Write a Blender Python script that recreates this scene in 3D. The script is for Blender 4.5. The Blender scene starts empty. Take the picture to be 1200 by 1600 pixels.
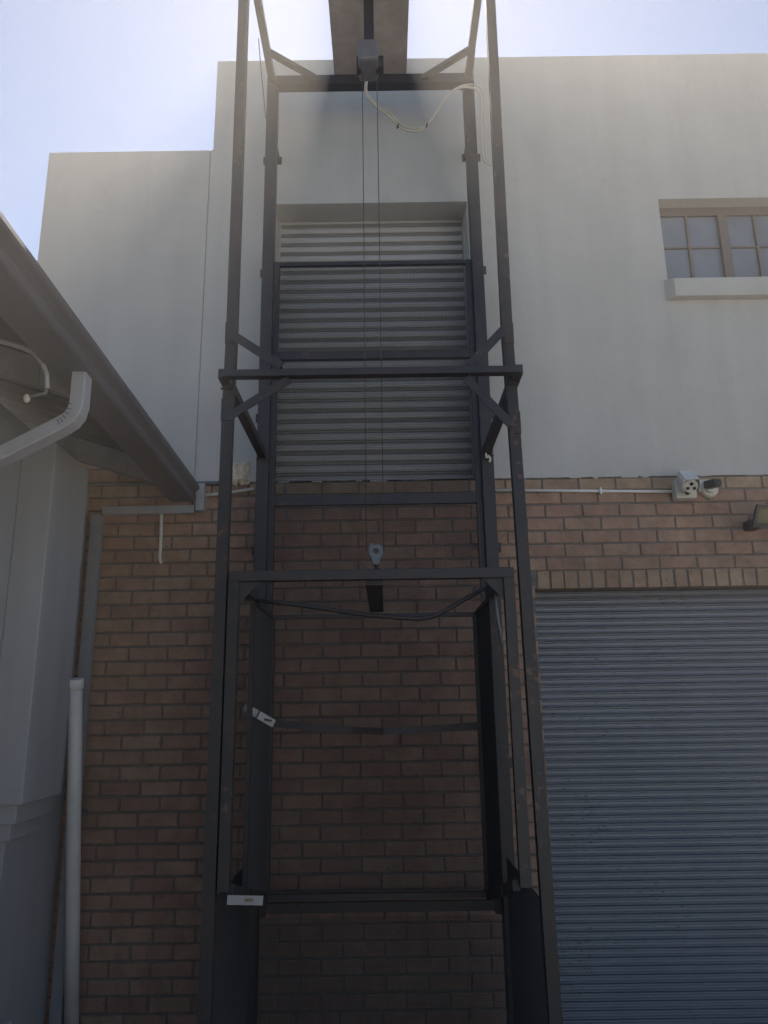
import bpy, math, random
import numpy as np
from mathutils import Vector, Matrix
random.seed(7)
sc = bpy.context.scene
col = sc.collection
# ------------------------------------------------------------------ camera
F = 1202.0; PITCH = math.radians(14.5); ROLL = math.radians(0.85)
CAM = Vector((0.0, -4.68, 1.65))
r0 = Vector((1, 0, 0)); FW = Vector((0, math.cos(PITCH), math.sin(PITCH))); u0 = Vector((0, -math.sin(PITCH), math.cos(PITCH)))
UP = u0*math.cos(ROLL) + r0*math.sin(ROLL); RT = r0*math.cos(ROLL) - u0*math.sin(ROLL)
cd = bpy.data.cameras.new('camera'); cam = bpy.data.objects.new('camera', cd); col.objects.link(cam)
cd.sensor_fit = 'VERTICAL'; cd.sensor_height = 36; cd.lens = F/1600*36; cd.clip_end = 3000; cd.clip_start = 0.02
m = Matrix((( RT.x, UP.x, -FW.x, CAM.x), (RT.y, UP.y, -FW.y, CAM.y), (RT.z, UP.z, -FW.z, CAM.z), (0, 0, 0, 1)))
cam.matrix_world = m
sc.camera = cam
def ray(px, py): return FW*F + RT*(px-600) + UP*(800-py)
def at(px, py, y):                     # point on the vertical plane Y = y seen at photo pixel px,py
    d = ray(px, py); return CAM + d*((y-CAM.y)/d.y)
def px_of(p):
    q = Vector(p)-CAM; z = q.dot(FW); return (600+F*q.dot(RT)/z, 800-F*q.dot(UP)/z) if z > 0 else (-9999, -9999)
# ------------------------------------------------------------------ light
SUN_EL, SUN_X = math.radians(51.5), -0.02
w = bpy.data.worlds.new('World'); sc.world = w; w.use_nodes = True
wn = w.node_tree.nodes; wl = w.node_tree.links
bg = wn['Background']; sky = wn.new('ShaderNodeTexSky'); sky.sky_type = 'NISHITA'; sky.sun_disc = False
sky.sun_elevation = SUN_EL; sky.sun_rotation = SUN_X; sky.altitude = 1200; sky.air_density = 1.0; sky.dust_density = 0.8; sky.ozone_density = 1.2
wl.new(sky.outputs[0], bg.inputs[0]); bg.inputs[1].default_value = 0.05
sd = bpy.data.lights.new('sun', 'SUN'); sd.energy = 5.0; sd.angle = math.radians(0.5); sd.color = (1, .93, .82)
sun = bpy.data.objects.new('sun', sd); col.objects.link(sun)
tosun = Vector((math.sin(SUN_X)*math.cos(SUN_EL), math.cos(SUN_X)*math.cos(SUN_EL), math.sin(SUN_EL)))
sun.rotation_euler = tosun.to_track_quat('Z', 'Y').to_euler(); sun.location = (0, 8, 12)
vs = sc.view_settings; vs.view_transform = 'Standard'; vs.look = 'None'; vs.exposure = 1.58; vs.gamma = 1; vs.use_curve_mapping = False
HAZE_D, HAZE_G = 0.0105, 0.5
# ------------------------------------------------------------------ helpers
WL = {}
def tag(o, label=None, cat=None, group=None, kind=None):
    if label: o['label'] = label
    if cat: o['category'] = cat
    if group: o['group'] = group
    if kind: o['kind'] = kind
    return o
def thing(name, loc, label, cat, group=None):
    o = bpy.data.objects.new(name, None); col.objects.link(o); o.location = loc; o.empty_display_size = .1
    WL[o.name] = Vector(loc); return tag(o, label, cat, group)
def box(mb, x0, x1, y0, y1, z0, z1, T=None):
    V = [(x0,y0,z0),(x1,y0,z0),(x1,y1,z0),(x0,y1,z0),(x0,y0,z1),(x1,y0,z1),(x1,y1,z1),(x0,y1,z1)]
    mb.add(V, [(0,3,2,1),(4,5,6,7),(0,1,5,4),(1,2,6,5),(2,3,7,6),(3,0,4,7)], T)
class MB:
    def __init__(s): s.v = []; s.f = []
    def add(s, V, Fc, T=None):
        n = len(s.v); s.v += [tuple(T(Vector(p))) if T else tuple(p) for p in V]; s.f += [tuple(i+n for i in f) for f in Fc]; return s
    def box(s, *a, **k): box(s, *a, **k); return s
    def bar(s, p1, p2, w_, h_, up=(0,0,1), T=None):    # box section along p1-p2, w sideways, h along up
        p1 = Vector(p1); p2 = Vector(p2); d = (p2-p1).normalized(); u = Vector(up)
        sd_ = d.cross(u)
        if sd_.length < 1e-4: sd_ = Vector((1,0,0))
        sd_.normalize(); u = sd_.cross(d).normalized()
        V = [p + sd_*(a*w_/2) + u*(b*h_/2) for p in (p1, p2) for a, b in ((-1,-1),(1,-1),(1,1),(-1,1))]
        s.add(V, [(0,1,2,3),(7,6,5,4),(0,4,5,1),(1,5,6,2),(2,6,7,3),(3,7,4,0)], T); return s
    def tube(s, pts, r, n=8, T=None, caps=True):
        pts = [Vector(p) for p in pts]; V = []; Fc = []
        prev = None
        for i, p in enumerate(pts):
            d = (pts[min(i+1, len(pts)-1)] - pts[max(i-1, 0)]).normalized()
            a = prev if prev is not None else (Vector((0,0,1)) if abs(d.z) < .9 else Vector((1,0,0)))
            a = (a - d*a.dot(d)).normalized(); prev = a; b = d.cross(a)
            rr = r[i] if isinstance(r, (list, tuple)) else r
            V += [p + (a*math.cos(t) + b*math.sin(t))*rr for t in (2*math.pi*k/n for k in range(n))]
        for i in range(len(pts)-1):
            for k in range(n):
                a_, b_ = i*n+k, i*n+(k+1) % n; Fc.append((a_, b_, b_+n, a_+n))
        if caps: Fc += [tuple(range(n-1, -1, -1)), tuple((len(pts)-1)*n+k for k in range(n))]
        s.add(V, Fc, T); return s
    def sweep(s, prof, p1, p2, T=None, closed=False, caps=False):  # profile (list of offsets vectors) from p1 to p2
        p1 = Vector(p1); p2 = Vector(p2); n = len(prof)
        V = [p1+Vector(q) for q in prof] + [p2+Vector(q) for q in prof]
        Fc = [(i, i+1, i+1+n, i+n) for i in range(n-1)] + ([(n-1, 0, n, 2*n-1)] if closed else [])
        if caps: Fc += [tuple(range(n-1, -1, -1)), tuple(range(n, 2*n))]
        s.add(V, Fc, T); return s
def link_mesh(name, verts, faces, mat, parent=None, origin=None, smooth=False, bevel=0):
    if origin is None:
        a = np.array(verts); c = Vector(((a.min(0)+a.max(0))/2).tolist())
        if parent is None: c.z = float(a[:, 2].min())
    else: c = Vector(origin)
    me = bpy.data.meshes.new(name); me.from_pydata([tuple(Vector(p)-c) for p in verts], [], faces); me.validate(); me.update()
    if smooth: me.shade_smooth()
    me.materials.append(mat)
    o = bpy.data.objects.new(name, me); col.objects.link(o)
    if parent: o.parent = parent; o.location = c - WL[parent.name]
    else: o.location = c
    WL[o.name] = c.copy()
    if bevel:
        b = o.modifiers.new('bevel', 'BEVEL'); b.width = bevel; b.segments = 2; b.limit_method = 'ANGLE'
    return o
def build(mb, name, mat, parent=None, **k): return link_mesh(name, mb.v, mb.f, mat, parent, **k)
# ------------------------------------------------------------------ materials
def mat(name, base, rough=.6, metal=0, noise=0, nscale=8, col2=None, bump=0, bscale=60, spec=.5, specks=None, spstretch=(1,1,1)):
    m_ = bpy.data.materials.new(name); m_.use_nodes = True; nt = m_.node_tree; N = nt.nodes; L = nt.links
    b = N['Principled BSDF']; b.inputs['Base Color'].default_value = (*base, 1); b.inputs['Roughness'].default_value = rough
    b.inputs['Metallic'].default_value = metal; b.inputs['Specular IOR Level'].default_value = spec
    tc = N.new('ShaderNodeNewGeometry')
    if noise:
        n = N.new('ShaderNodeTexNoise'); n.inputs['Scale'].default_value = nscale; n.inputs['Detail'].default_value = 6; n.inputs['Roughness'].default_value = .62
        L.new(tc.outputs['Position'], n.inputs['Vector'])
        r = N.new('ShaderNodeValToRGB'); c2 = col2 or tuple(c*(1-noise) for c in base)
        r.color_ramp.elements[0].position = .35; r.color_ramp.elements[1].position = .68
        r.color_ramp.elements[0].color = (*c2, 1); r.color_ramp.elements[1].color = (*base, 1)
        L.new(n.outputs[0], r.inputs[0]); L.new(r.outputs[0], b.inputs['Base Color'])
        if specks:
            mp = N.new('ShaderNodeMapping'); mp.inputs['Scale'].default_value = spstretch; L.new(tc.outputs['Position'], mp.inputs['Vector'])
            ns = N.new('ShaderNodeTexNoise'); ns.inputs['Scale'].default_value = specks[0]; ns.inputs['Detail'].default_value = 5; L.new(mp.outputs[0], ns.inputs['Vector'])
            nb = N.new('ShaderNodeTexNoise'); nb.inputs['Scale'].default_value = 3.1; nb.inputs['Detail'].default_value = 3; L.new(tc.outputs['Position'], nb.inputs['Vector'])
            sm = N.new('ShaderNodeMath'); sm.operation = 'MULTIPLY_ADD'; sm.inputs[1].default_value = .55; sm.inputs[2].default_value = -.27; L.new(nb.outputs[0], sm.inputs[0])
            sa = N.new('ShaderNodeMath'); L.new(ns.outputs[0], sa.inputs[0]); L.new(sm.outputs[0], sa.inputs[1])
            sr = N.new('ShaderNodeMapRange'); sr.inputs[1].default_value = specks[1]-.02; sr.inputs[2].default_value = specks[1]+.05; L.new(sa.outputs[0], sr.inputs[0])
            sx = N.new('ShaderNodeMix'); sx.data_type = 'RGBA'; sx.inputs[7].default_value = (*specks[2], 1)
            L.new(sr.outputs[0], sx.inputs[0]); L.new(r.outputs[0], sx.inputs[6]); L.new(sx.outputs[2], b.inputs['Base Color'])
        m2 = N.new('ShaderNodeMapRange'); m2.inputs[3].default_value = min(1, rough+.12); m2.inputs[4].default_value = max(.05, rough-.08)
        L.new(n.outputs[0], m2.inputs[0]); L.new(m2.outputs[0], b.inputs['Roughness'])
    if bump:
        n2 = N.new('ShaderNodeTexNoise'); n2.inputs['Scale'].default_value = bscale; n2.inputs['Detail'].default_value = 4
        L.new(tc.outputs['Position'], n2.inputs['Vector'])
        bp = N.new('ShaderNodeBump'); bp.inputs['Strength'].default_value = bump; bp.inputs['Distance'].default_value = .01
        L.new(n2.outputs[0], bp.inputs['Height']); L.new(bp.outputs[0], b.inputs['Normal'])
    return m_
def brick_mat(name, stops):
    m_ = mat(name, (.3,.2,.15), .88, spec=.25); nt = m_.node_tree; N = nt.nodes; L = nt.links; b = N['Principled BSDF']
    oi = N.new('ShaderNodeObjectInfo'); ge = N.new('ShaderNodeNewGeometry'); tc = N.new('ShaderNodeTexCoord')
    ad = N.new('ShaderNodeMath'); ad.operation = 'ADD'; L.new(oi.outputs['Random'], ad.inputs[0]); L.new(ge.outputs['Random Per Island'], ad.inputs[1])
    fr = N.new('ShaderNodeMath'); fr.operation = 'FRACT'; L.new(ad.outputs[0], fr.inputs[0])
    r = N.new('ShaderNodeValToRGB'); e = r.color_ramp.elements
    while len(e) < len(stops): e.new(.5)
    for i, c in enumerate(stops): e[i].position = i/(len(stops)-1); e[i].color = (*c, 1)
    L.new(fr.outputs[0], r.inputs[0])
    n = N.new('ShaderNodeTexNoise'); n.inputs['Scale'].default_value = 9; n.inputs['Detail'].default_value = 7; n.inputs['Roughness'].default_value = .7
    L.new(ge.outputs['Position'], n.inputs['Vector'])
    mr = N.new('ShaderNodeMapRange'); mr.inputs[1].default_value = .3; mr.inputs[2].default_value = .7; mr.inputs[3].default_value = .68; mr.inputs[4].default_value = 1.25
    L.new(n.outputs[0], mr.inputs[0])
    nl = N.new('ShaderNodeTexNoise'); nl.inputs['Scale'].default_value = 1.3; nl.inputs['Detail'].default_value = 5; L.new(ge.outputs['Position'], nl.inputs['Vector'])
    ml = N.new('ShaderNodeMapRange'); ml.inputs[1].default_value = .3; ml.inputs[2].default_value = .65; ml.inputs[3].default_value = .78; ml.inputs[4].default_value = 1.1; L.new(nl.outputs[0], ml.inputs[0])
    mm = N.new('ShaderNodeMath'); mm.operation = 'MULTIPLY'; L.new(mr.outputs[0], mm.inputs[0]); L.new(ml.outputs[0], mm.inputs[1])
    mx = N.new('ShaderNodeMix'); mx.data_type = 'RGBA'; mx.blend_type = 'MULTIPLY'; mx.inputs[0].default_value = 1
    L.new(r.outputs[0], mx.inputs[6]); L.new(mm.outputs[0], mx.inputs[7])
    # dark fired specks
    n3 = N.new('ShaderNodeTexNoise'); n3.inputs['Scale'].default_value = 46; n3.inputs['Detail'].default_value = 2
    L.new(ge.outputs['Position'], n3.inputs['Vector'])
    m3 = N.new('ShaderNodeMapRange'); m3.inputs[1].default_value = .64; m3.inputs[2].default_value = .72; m3.inputs[3].default_value = 0; m3.inputs[4].default_value = .55
    L.new(n3.outputs[0], m3.inputs[0])
    mx2 = N.new('ShaderNodeMix'); mx2.data_type = 'RGBA'; mx2.inputs[7].default_value = (.08, .045, .035, 1)
    L.new(m3.outputs[0], mx2.inputs[0]); L.new(mx.outputs[2], mx2.inputs[6]); L.new(mx2.outputs[2], b.inputs['Base Color'])
    n2 = N.new('ShaderNodeTexNoise'); n2.inputs['Scale'].default_value = 130; n2.inputs['Detail'].default_value = 4
    L.new(ge.outputs['Position'], n2.inputs['Vector'])
    bp = N.new('ShaderNodeBump'); bp.inputs['Strength'].default_value = .35; bp.inputs['Distance'].default_value = .006
    L.new(n2.outputs[0], bp.inputs['Height']); L.new(bp.outputs[0], b.inputs['Normal'])
    return m_
def plaster_mat(name, base, streak=.08):
    m_ = mat(name, base, .9, spec=.2); nt = m_.node_tree; N = nt.nodes; L = nt.links; b = N['Principled BSDF']
    g = N.new('ShaderNodeNewGeometry')
    n = N.new('ShaderNodeTexNoise'); n.inputs['Scale'].default_value = 1.1; n.inputs['Detail'].default_value = 7; n.inputs['Roughness'].default_value = .6
    L.new(g.outputs['Position'], n.inputs['Vector'])
    mp = N.new('ShaderNodeMapping'); mp.inputs['Scale'].default_value = (7, 7, .45); L.new(g.outputs['Position'], mp.inputs['Vector'])
    s = N.new('ShaderNodeTexNoise'); s.inputs['Scale'].default_value = 1.0; s.inputs['Detail'].default_value = 5; L.new(mp.outputs[0], s.inputs['Vector'])
    mr = N.new('ShaderNodeMapRange'); mr.inputs[1].default_value = .3; mr.inputs[2].default_value = .75; mr.inputs[3].default_value = 1-streak; mr.inputs[4].default_value = 1.04
    L.new(s.outputs[0], mr.inputs[0])
    m2 = N.new('ShaderNodeMapRange'); m2.inputs[1].default_value = .3; m2.inputs[2].default_value = .7; m2.inputs[3].default_value = .9; m2.inputs[4].default_value = 1.05
    L.new(n.outputs[0], m2.inputs[0])
    mu = N.new('ShaderNodeMath'); mu.operation = 'MULTIPLY'; L.new(mr.outputs[0], mu.inputs[0]); L.new(m2.outputs[0], mu.inputs[1])
    mx = N.new('ShaderNodeMix'); mx.data_type = 'RGBA'; mx.blend_type = 'MULTIPLY'; mx.inputs[0].default_value = 1; mx.inputs[6].default_value = (*base, 1)
    L.new(mu.outputs[0], mx.inputs[7]); L.new(mx.outputs[2], b.inputs['Base Color'])
    vo = N.new('ShaderNodeTexVoronoi'); vo.feature = 'DISTANCE_TO_EDGE'; vo.inputs['Scale'].default_value = .55
    wp = N.new('ShaderNodeTexNoise'); wp.inputs['Scale'].default_value = 2.2; wp.inputs['Detail'].default_value = 6; L.new(g.outputs['Position'], wp.inputs['Vector'])
    va = N.new('ShaderNodeVectorMath'); va.operation = 'MULTIPLY_ADD'; va.inputs[1].default_value = (.9,.9,.9); L.new(wp.outputs[1], va.inputs[0]); L.new(g.outputs['Position'], va.inputs[2]); L.new(va.outputs[0], vo.inputs['Vector'])
    cr_ = N.new('ShaderNodeMapRange'); cr_.inputs[1].default_value = .0006; cr_.inputs[2].default_value = .0035; cr_.inputs[3].default_value = .95; cr_.inputs[4].default_value = 1; L.new(vo.outputs['Distance'], cr_.inputs[0])
    m9 = N.new('ShaderNodeMath'); m9.operation = 'MULTIPLY'; L.new(mu.outputs[0], m9.inputs[0]); L.new(cr_.outputs[0], m9.inputs[1]); L.new(m9.outputs[0], mx.inputs[7])
    f = N.new('ShaderNodeTexNoise'); f.inputs['Scale'].default_value = 95; f.inputs['Detail'].default_value = 5; L.new(g.outputs['Position'], f.inputs['Vector'])
    f2 = N.new('ShaderNodeTexNoise'); f2.inputs['Scale'].default_value = 5; f2.inputs['Detail'].default_value = 3; L.new(g.outputs['Position'], f2.inputs['Vector'])
    ad = N.new('ShaderNodeMath'); ad.operation = 'MULTIPLY_ADD'; ad.inputs[1].default_value = .22; L.new(f.outputs[0], ad.inputs[0]); L.new(f2.outputs[0], ad.inputs[2])
    bp = N.new('ShaderNodeBump'); bp.inputs['Strength'].default_value = .8; bp.inputs['Distance'].default_value = .014
    L.new(ad.outputs[0], bp.inputs['Height']); L.new(bp.outputs[0], b.inputs['Normal'])
    return m_
M = dict(
    plaster=plaster_mat('cream_plaster', (.48, .47, .44), .05),
    plaster2=plaster_mat('grey_plaster', (.35, .36, .37), .1),
    brick=brick_mat('face_brick', [(.33,.212,.155), (.35,.232,.163), (.31,.195,.145), (.355,.245,.175), (.325,.2,.15), (.345,.235,.167), (.295,.182,.138)]),
    tan=brick_mat('tan_brick', [(.34,.25,.17), (.37,.265,.18), (.32,.225,.155), (.36,.26,.18), (.33,.22,.15)]),
    mortar=mat('mortar', (.20,.185,.165), .95, noise=.35, nscale=14, bump=.6, bscale=90),
    steel=mat('black_steel_paint', (.023,.024,.027), .5, noise=.5, nscale=9, col2=(.048,.038,.033), bump=.15, bscale=30, specks=(34, .69, (.13,.07,.045))),
    mesh=mat('mesh_steel', (.085,.082,.08), .6, .2),
    rustbar=mat('rusty_bar', (.07,.035,.025), .8, noise=.5, nscale=22, col2=(.025,.025,.028)),
    shutter_pale=mat('pale_shutter', (.43,.415,.40), .5, noise=.12, nscale=3, bump=.04),
    shutter_blue=mat('blue_grey_shutter', (.26,.278,.305), .38, noise=.12, nscale=3, specks=(60, .71, (.07,.06,.055)), spstretch=(.5,1,1.6), bump=.03),
    soffit=plaster_mat('soffit_plaster', (.42, .41, .385)),
    white=mat('white_plastic', (.68,.67,.63), .45, noise=.12, nscale=12),
    whitepaint=mat('white_metal', (.37,.38,.40), .4, noise=.15, nscale=9),
    cream=mat('cream_plastic', (.62,.60,.50), .5, noise=.15, nscale=15),
    gutter=mat('grey_gutter', (.085,.085,.10), .42, noise=.06, nscale=2, spec=.6),
    timber=mat('painted_timber', (.20,.195,.20), .75, noise=.3, nscale=7, bump=.1, bscale=25),
    roofsheet=mat('roof_sheet', (.05,.05,.053), .8, 0, noise=.3, nscale=6),
    glass=mat('window_glass', (.25,.27,.30), .06, spec=.9, noise=.35, nscale=1.7, bump=.12, bscale=1.6),  # colour noise paints uneven reflections into the panes
    winframe=mat('bronze_frame', (.16,.13,.11), .5),
    darkplastic=mat('dark_plastic', (.03,.028,.03), .4),
    lens=mat('camera_lens', (.01,.01,.012), .06),
    yellow=mat('lamp_reflector', (.12,.105,.05), .15),
    rope=mat('wire_rope', (.11,.10,.09), .6, .4),
    cable=mat('pale_cable', (.50,.46,.38), .5),
    foam=mat('yellowed_foam', (.85,.80,.68), .9, noise=.4, nscale=26, col2=(.55,.42,.27), bump=1, bscale=40),
    hook=mat('grey_cast_hook', (.20,.22,.23), .5, .3, noise=.3, nscale=30),
    tape=mat('white_tape', (.36,.36,.35), .6, noise=.2, nscale=25),
    ground=mat('concrete_yard', (.44,.42,.39), .9, noise=.25, nscale=1.3, bump=.4, bscale=30),
    plate=mat('veil_paled_plate', (.48,.43,.40), .6, noise=.3, nscale=5, col2=(.34,.29,.26)),  # canopy colour paled to carry the glare veil over its underside
    greypaint=mat('grey_paint', (.30,.30,.31), .5, noise=.2, nscale=9),
    weld=mat('weld_bead', (.06,.045,.038), .6, .3, noise=.4, nscale=60),
    hoistpaint=mat('hoist_paint', (.17,.16,.155), .5, noise=.2, nscale=9),
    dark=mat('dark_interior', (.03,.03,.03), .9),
)
GZ = -.07
# ------------------------------------------------------------------ setting: ground
g = MB().add([(-400,-400,GZ),(400,-400,GZ),(400,400,GZ),(-400,400,GZ)], [(0,1,2,3)])
go = build(g, 'ground', M['ground']); tag(go, kind='structure')
# ------------------------------------------------------------------ warehouse
zB = at(900, 746, 0).z                 # top of the face brick
zTop = at(760, 91, 0).z; zL = at(205, 237, 0).z
xStep = (at(342, 98, 0).x + at(332, 236, 0).x)/2
xEnd = (at(77, 240, 0).x + at(61, 390, 0).x)/2
xSeam = (at(325, 240, 0).x + at(310, 740, 0).x)/2
zLint = zB - 7*.085 - .116
XJ = .915; XR = 3.6; XE = 6.5; XW = -2.9
print('zB %.3f zTop %.3f zL %.3f xStep %.3f xEnd %.3f xSeam %.3f zLint %.3f' % (zB, zTop, zL, xStep, xEnd, xSeam, zLint))
wh = thing('warehouse', (1.5, .3, 0), 'tall warehouse with cream plaster upper wall over brown face brick and stepped parapet', 'building')
def grid_wall(mb, xs, zs, y, holes, depth):
    for i in range(len(xs)-1):
        for j in range(len(zs)-1):
            cx, cz = (xs[i]+xs[i+1])/2, (zs[j]+zs[j+1])/2
            if any(h[0] < cx < h[1] and h[2] < cz < h[3] for h in holes): continue
            mb.add([(xs[i],y,zs[j]),(xs[i+1],y,zs[j]),(xs[i+1],y,zs[j+1]),(xs[i],y,zs[j+1])], [(0,1,2,3)])
    for (a, b, c, d, q) in [(*h, depth) for h in holes]:
        mb.add([(a,y,c),(a,y+q,c),(a,y+q,d),(a,y,d)], [(0,1,2,3)])
        mb.add([(b,y,c),(b,y,d),(b,y+q,d),(b,y+q,c)], [(0,1,2,3)])
        mb.add([(a,y,d),(a,y+q,d),(b,y+q,d),(b,y,d)], [(0,1,2,3)])
        mb.add([(a,y,c),(b,y,c),(b,y+q,c),(a,y+q,c)], [(0,1,2,3)])
yP = -.008
ux0 = at(427, 400, 0).x; ux1 = at(731, 350, 0).x; uz1 = at(580, 318, 0).z; uz0 = zB
wx0 = (at(1027, 312, 0).x + at(1043, 437, 0).x)/2; wz1 = at(1100, 311, 0).z; wz0 = at(1100, 438, 0).z; wx1 = wx0 + 1.86
print('upper opening', ux0, ux1, uz0, uz1, 'window', wx0, wz0, wz1)
pw = MB()
xs = sorted([xStep, ux0, ux1, wx0, wx1, XE]); zs = sorted([zB, uz1, wz0, wz1, zTop])
holes = [(ux0, ux1, uz0, uz1), (wx0, wx1, wz0, wz1)]
grid_wall(pw, xs, zs, yP, holes, .22)
# parapet top / returns
pw.add([(xStep,yP,zTop),(XE,yP,zTop),(XE,.28,zTop),(xStep,.28,zTop)], [(0,1,2,3)])
pw.add([(xStep,yP,zL),(xStep,yP,zTop),(xStep,.28,zTop),(xStep,.28,zL)], [(0,1,2,3)])
pw.add([(xStep,.28,zL-1),(xStep,.28,zTop),(XE,.28,zTop),(XE,.28,zL-1)], [(0,1,2,3)])
pw.add([(xStep,yP,zB),(XE,yP,zB),(XE,.1,zB),(xStep,.1,zB)], [(3,2,1,0)])
pw.add([(XE,yP,zB),(XE,yP,zTop),(XE,.28,zTop),(XE,.28,zB)], [(3,2,1,0)])
build(pw, 'plaster_wall', M['plaster'], wh)
p2 = MB()
y2 = yP+.002
def quadbox(x0,x1,y0,y1,z0,z1,mb=p2): box(mb,x0,x1,y0,y1,z0,z1)
quadbox(xSeam+.004, xStep, yP, .28, zB, zL)
quadbox(xEnd, xSeam-.004, y2+.004, .28, zB, zL)
quadbox(xSeam-.004, xSeam+.004, y2+.012, .28, zB, zL-.001)
pl = build(p2, 'plaster_wall', M['plaster'], wh); pl['label'] = 'lower left plaster wall with a vertical joint'
bw = MB()                                # body behind, roof slab, far walls
quadbox(xEnd+.01, XE-.01, .5, 9, GZ, zL-.35, bw); quadbox(xEnd+.02, XE, .28, 8.99, zL-.7, zL-.36, bw)
build(bw, 'back_wall', M['plaster2'], wh)
sw = MB(); quadbox(xEnd, xEnd+.25, .281, 9, GZ, zL, sw); quadbox(xEnd, xEnd+.25, .121, .28, GZ, zB-.002, sw); build(sw, 'side_wall', M['plaster2'], wh)
# ragged lower edge of the plaster: small plaster crumbs hanging over the top course
ce = MB(); x = xEnd
while x < XE:
    w_ = random.uniform(.03, .12); h_ = random.uniform(.001, .011)
    if random.random() < .65: ce.box(x, x+w_, yP+.0015, .0, zB-h_, zB+.001)
    x += w_+random.uniform(.0, .06)
ce_ = build(ce, 'plaster_edge', M['plaster'], wh); ce_['kind'] = 'stuff'
# mortar bed behind the bricks
mo = MB()
for (a, b, c, d) in ((xEnd, XJ, GZ, zB-.004), (XJ, XR, zLint+.006, zB-.004), (XR, XE, GZ, zB-.004)):
    mo.box(a, b, .007, .12, c, d)
for r_, x_ in enumerate((-1.36, -1.58, -1.86, -2.12)): mo.box(xEnd, x_, -.037, -.009, zB+r_*.085, zB+(r_+1)*.085)
build(mo, 'mortar_bed', M['mortar'], wh)
bk = MB(); bk.box(XJ-.002, XJ+.002, .121, .3, GZ, zLint); bk.box(XR, XR+.02, .121, .3, GZ, zLint); bk.box(XJ, XR, .12, .3, zLint+.006, zLint+.3); build(bk, 'reveal', M['mortar'], wh)
# bricks
def brick_mesh(L_, H_, D_=.1, seed=0):
    rnd = random.Random(seed); c = .004; V = []
    j = lambda: rnd.uniform(-.0012, .0012)
    back = [(-L_/2+j(), D_, -H_/2+j()), (L_/2+j(), D_, -H_/2+j()), (L_/2+j(), D_, H_/2+j()), (-L_/2+j(), D_, H_/2+j())]
    mid = [(q[0], c, q[2]) for q in back]; tl = rnd.uniform(-.0015, .0015)
    front = [(q[0]*(1-2*c/L_), (tl if q[0] > 0 else 0), q[2]*(1-2*c/H_)) for q in back]
    V = back+mid+front; Fc = [(8,9,10,11)]
    for k in range(4):
        k2 = (k+1) % 4; Fc += [(4+k, 4+k2, 8+k2, 8+k), (k, k2, 4+k2, 4+k)]
    return V, Fc
BL, BH, JT, CH, BP = .222, .074, .011, .085, .2325
def mk(L_, H_, seed, m_):
    V, Fc = brick_mesh(L_, H_, .09, seed); me = bpy.data.meshes.new('brick'); me.from_pydata(V, [], Fc); me.update(); me.materials.append(m_); return me
bm_cache = {}
def bmesh_for(L_, H_, tan, var):
    k = (round(L_, 3), round(H_, 3), tan, var)
    if k not in bm_cache: bm_cache[k] = mk(L_, H_, hash(k) % 1000, M['tan' if tan else 'brick'])
    return bm_cache[k]
bricks = []
xj = at(820.5, 778, 0).x                 # joint measured in the second course
nrow = int(zB/CH)+3
for r in range(nrow):
    zc = zB - .004 - r*CH - CH/2
    if zc < -.10: break
    off = xj + (0 if r % 2 else BP/2) + random.uniform(-.012, .012)
    segs = [(xEnd, XE)] if r < 7 else [(xEnd, XJ), (XR, XE)]
    k0 = int(math.floor((xEnd-off)/BP))-1
    for k in range(k0, int((XE-off)/BP)+2):
        a, b = off+k*BP+JT/2, off+(k+1)*BP-JT/2
        for s0, s1 in segs:
            aa, bb = max(a, s0), min(b, s1)
            if bb-aa > .03:
                full = (bb-aa) > BL-.002
                L_ = BL if full else round(bb-aa, 2)
                bricks.append(((aa+bb)/2, zc+random.uniform(-.001, .001), L_, BH, r == 0, random.randrange(5)))
x = XJ+.02
rl = []
while x < XR:
    rl.append((x+.037, zLint+.057, .074, .108, True, random.randrange(5))); x += .0845
for r in range(4):                       # higher courses tucked under the outbuilding's eave
    zc = zB + .002 + r*CH + CH/2; off = xj + (BP/2 if r % 2 else 0)
    for k in range(int((xEnd-off)/BP), 1):
        a, b = max(off+k*BP+JT/2, xEnd), min(off+(k+1)*BP-JT/2, (-1.36, -1.58, -1.86, -2.12)[r])
        if b-a > .03: bricks.append(((a+b)/2, zc, BL if b-a > BL-.002 else round(b-a, 2), BH, False, r, -.045))
def score(b):
    p = px_of((b[0], 0, b[1])); q = px_of((b[0]+.1, 0, b[1]))
    if not (-20 < p[0] < 1220 and -20 < p[1] < 1620): return -1
    s = abs(q[0]-p[0])
    if p[0] < 118: s *= .2
    if 420 < p[0] < 755 and p[1] > 960: s *= .985
    if 338 < p[0] < 350 or 385 < p[0] < 420 and p[1] > 960 or 755 < p[0] < 790 and p[1] > 960: s *= .6
    if p[1] < 770 and 420 < p[0] < 760: s *= .5
    if p[1] > 1410 and 300 < p[0] < 860: s *= .8
    return s
bricks.sort(key=score, reverse=True)
sel, rest = bricks[:300], bricks[300:]
wl0 = WL[wh.name]
def place_brick(b, nm):
    o = bpy.data.objects.new(nm, bmesh_for(b[2], b[3], b[4], b[5])); col.objects.link(o); o.parent = wh
    o.location = Vector((b[0], random.uniform(-.0025, .002)+(b[6] if len(b) > 6 else 0), b[1])) - wl0
    o.rotation_euler = (random.uniform(-.012, .012), random.uniform(-.005, .005), random.uniform(-.006, .006))
for b in sel: place_brick(b, 'brick')
for b in rl: place_brick(b, 'header_brick')
for tn in (False, True):
    rb = MB()
    for b in rest:
        if b[4] != tn: continue
        V, Fc = brick_mesh(b[2], b[3], .09, b[5]); rb.add([(q[0]+b[0], q[1]+(b[6] if len(b) > 6 else 0), q[2]+b[1]) for q in V], Fc)
    if rb.v: o = build(rb, 'brickwork', M['tan' if tn else 'brick'], wh); o['kind'] = 'stuff'
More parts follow.
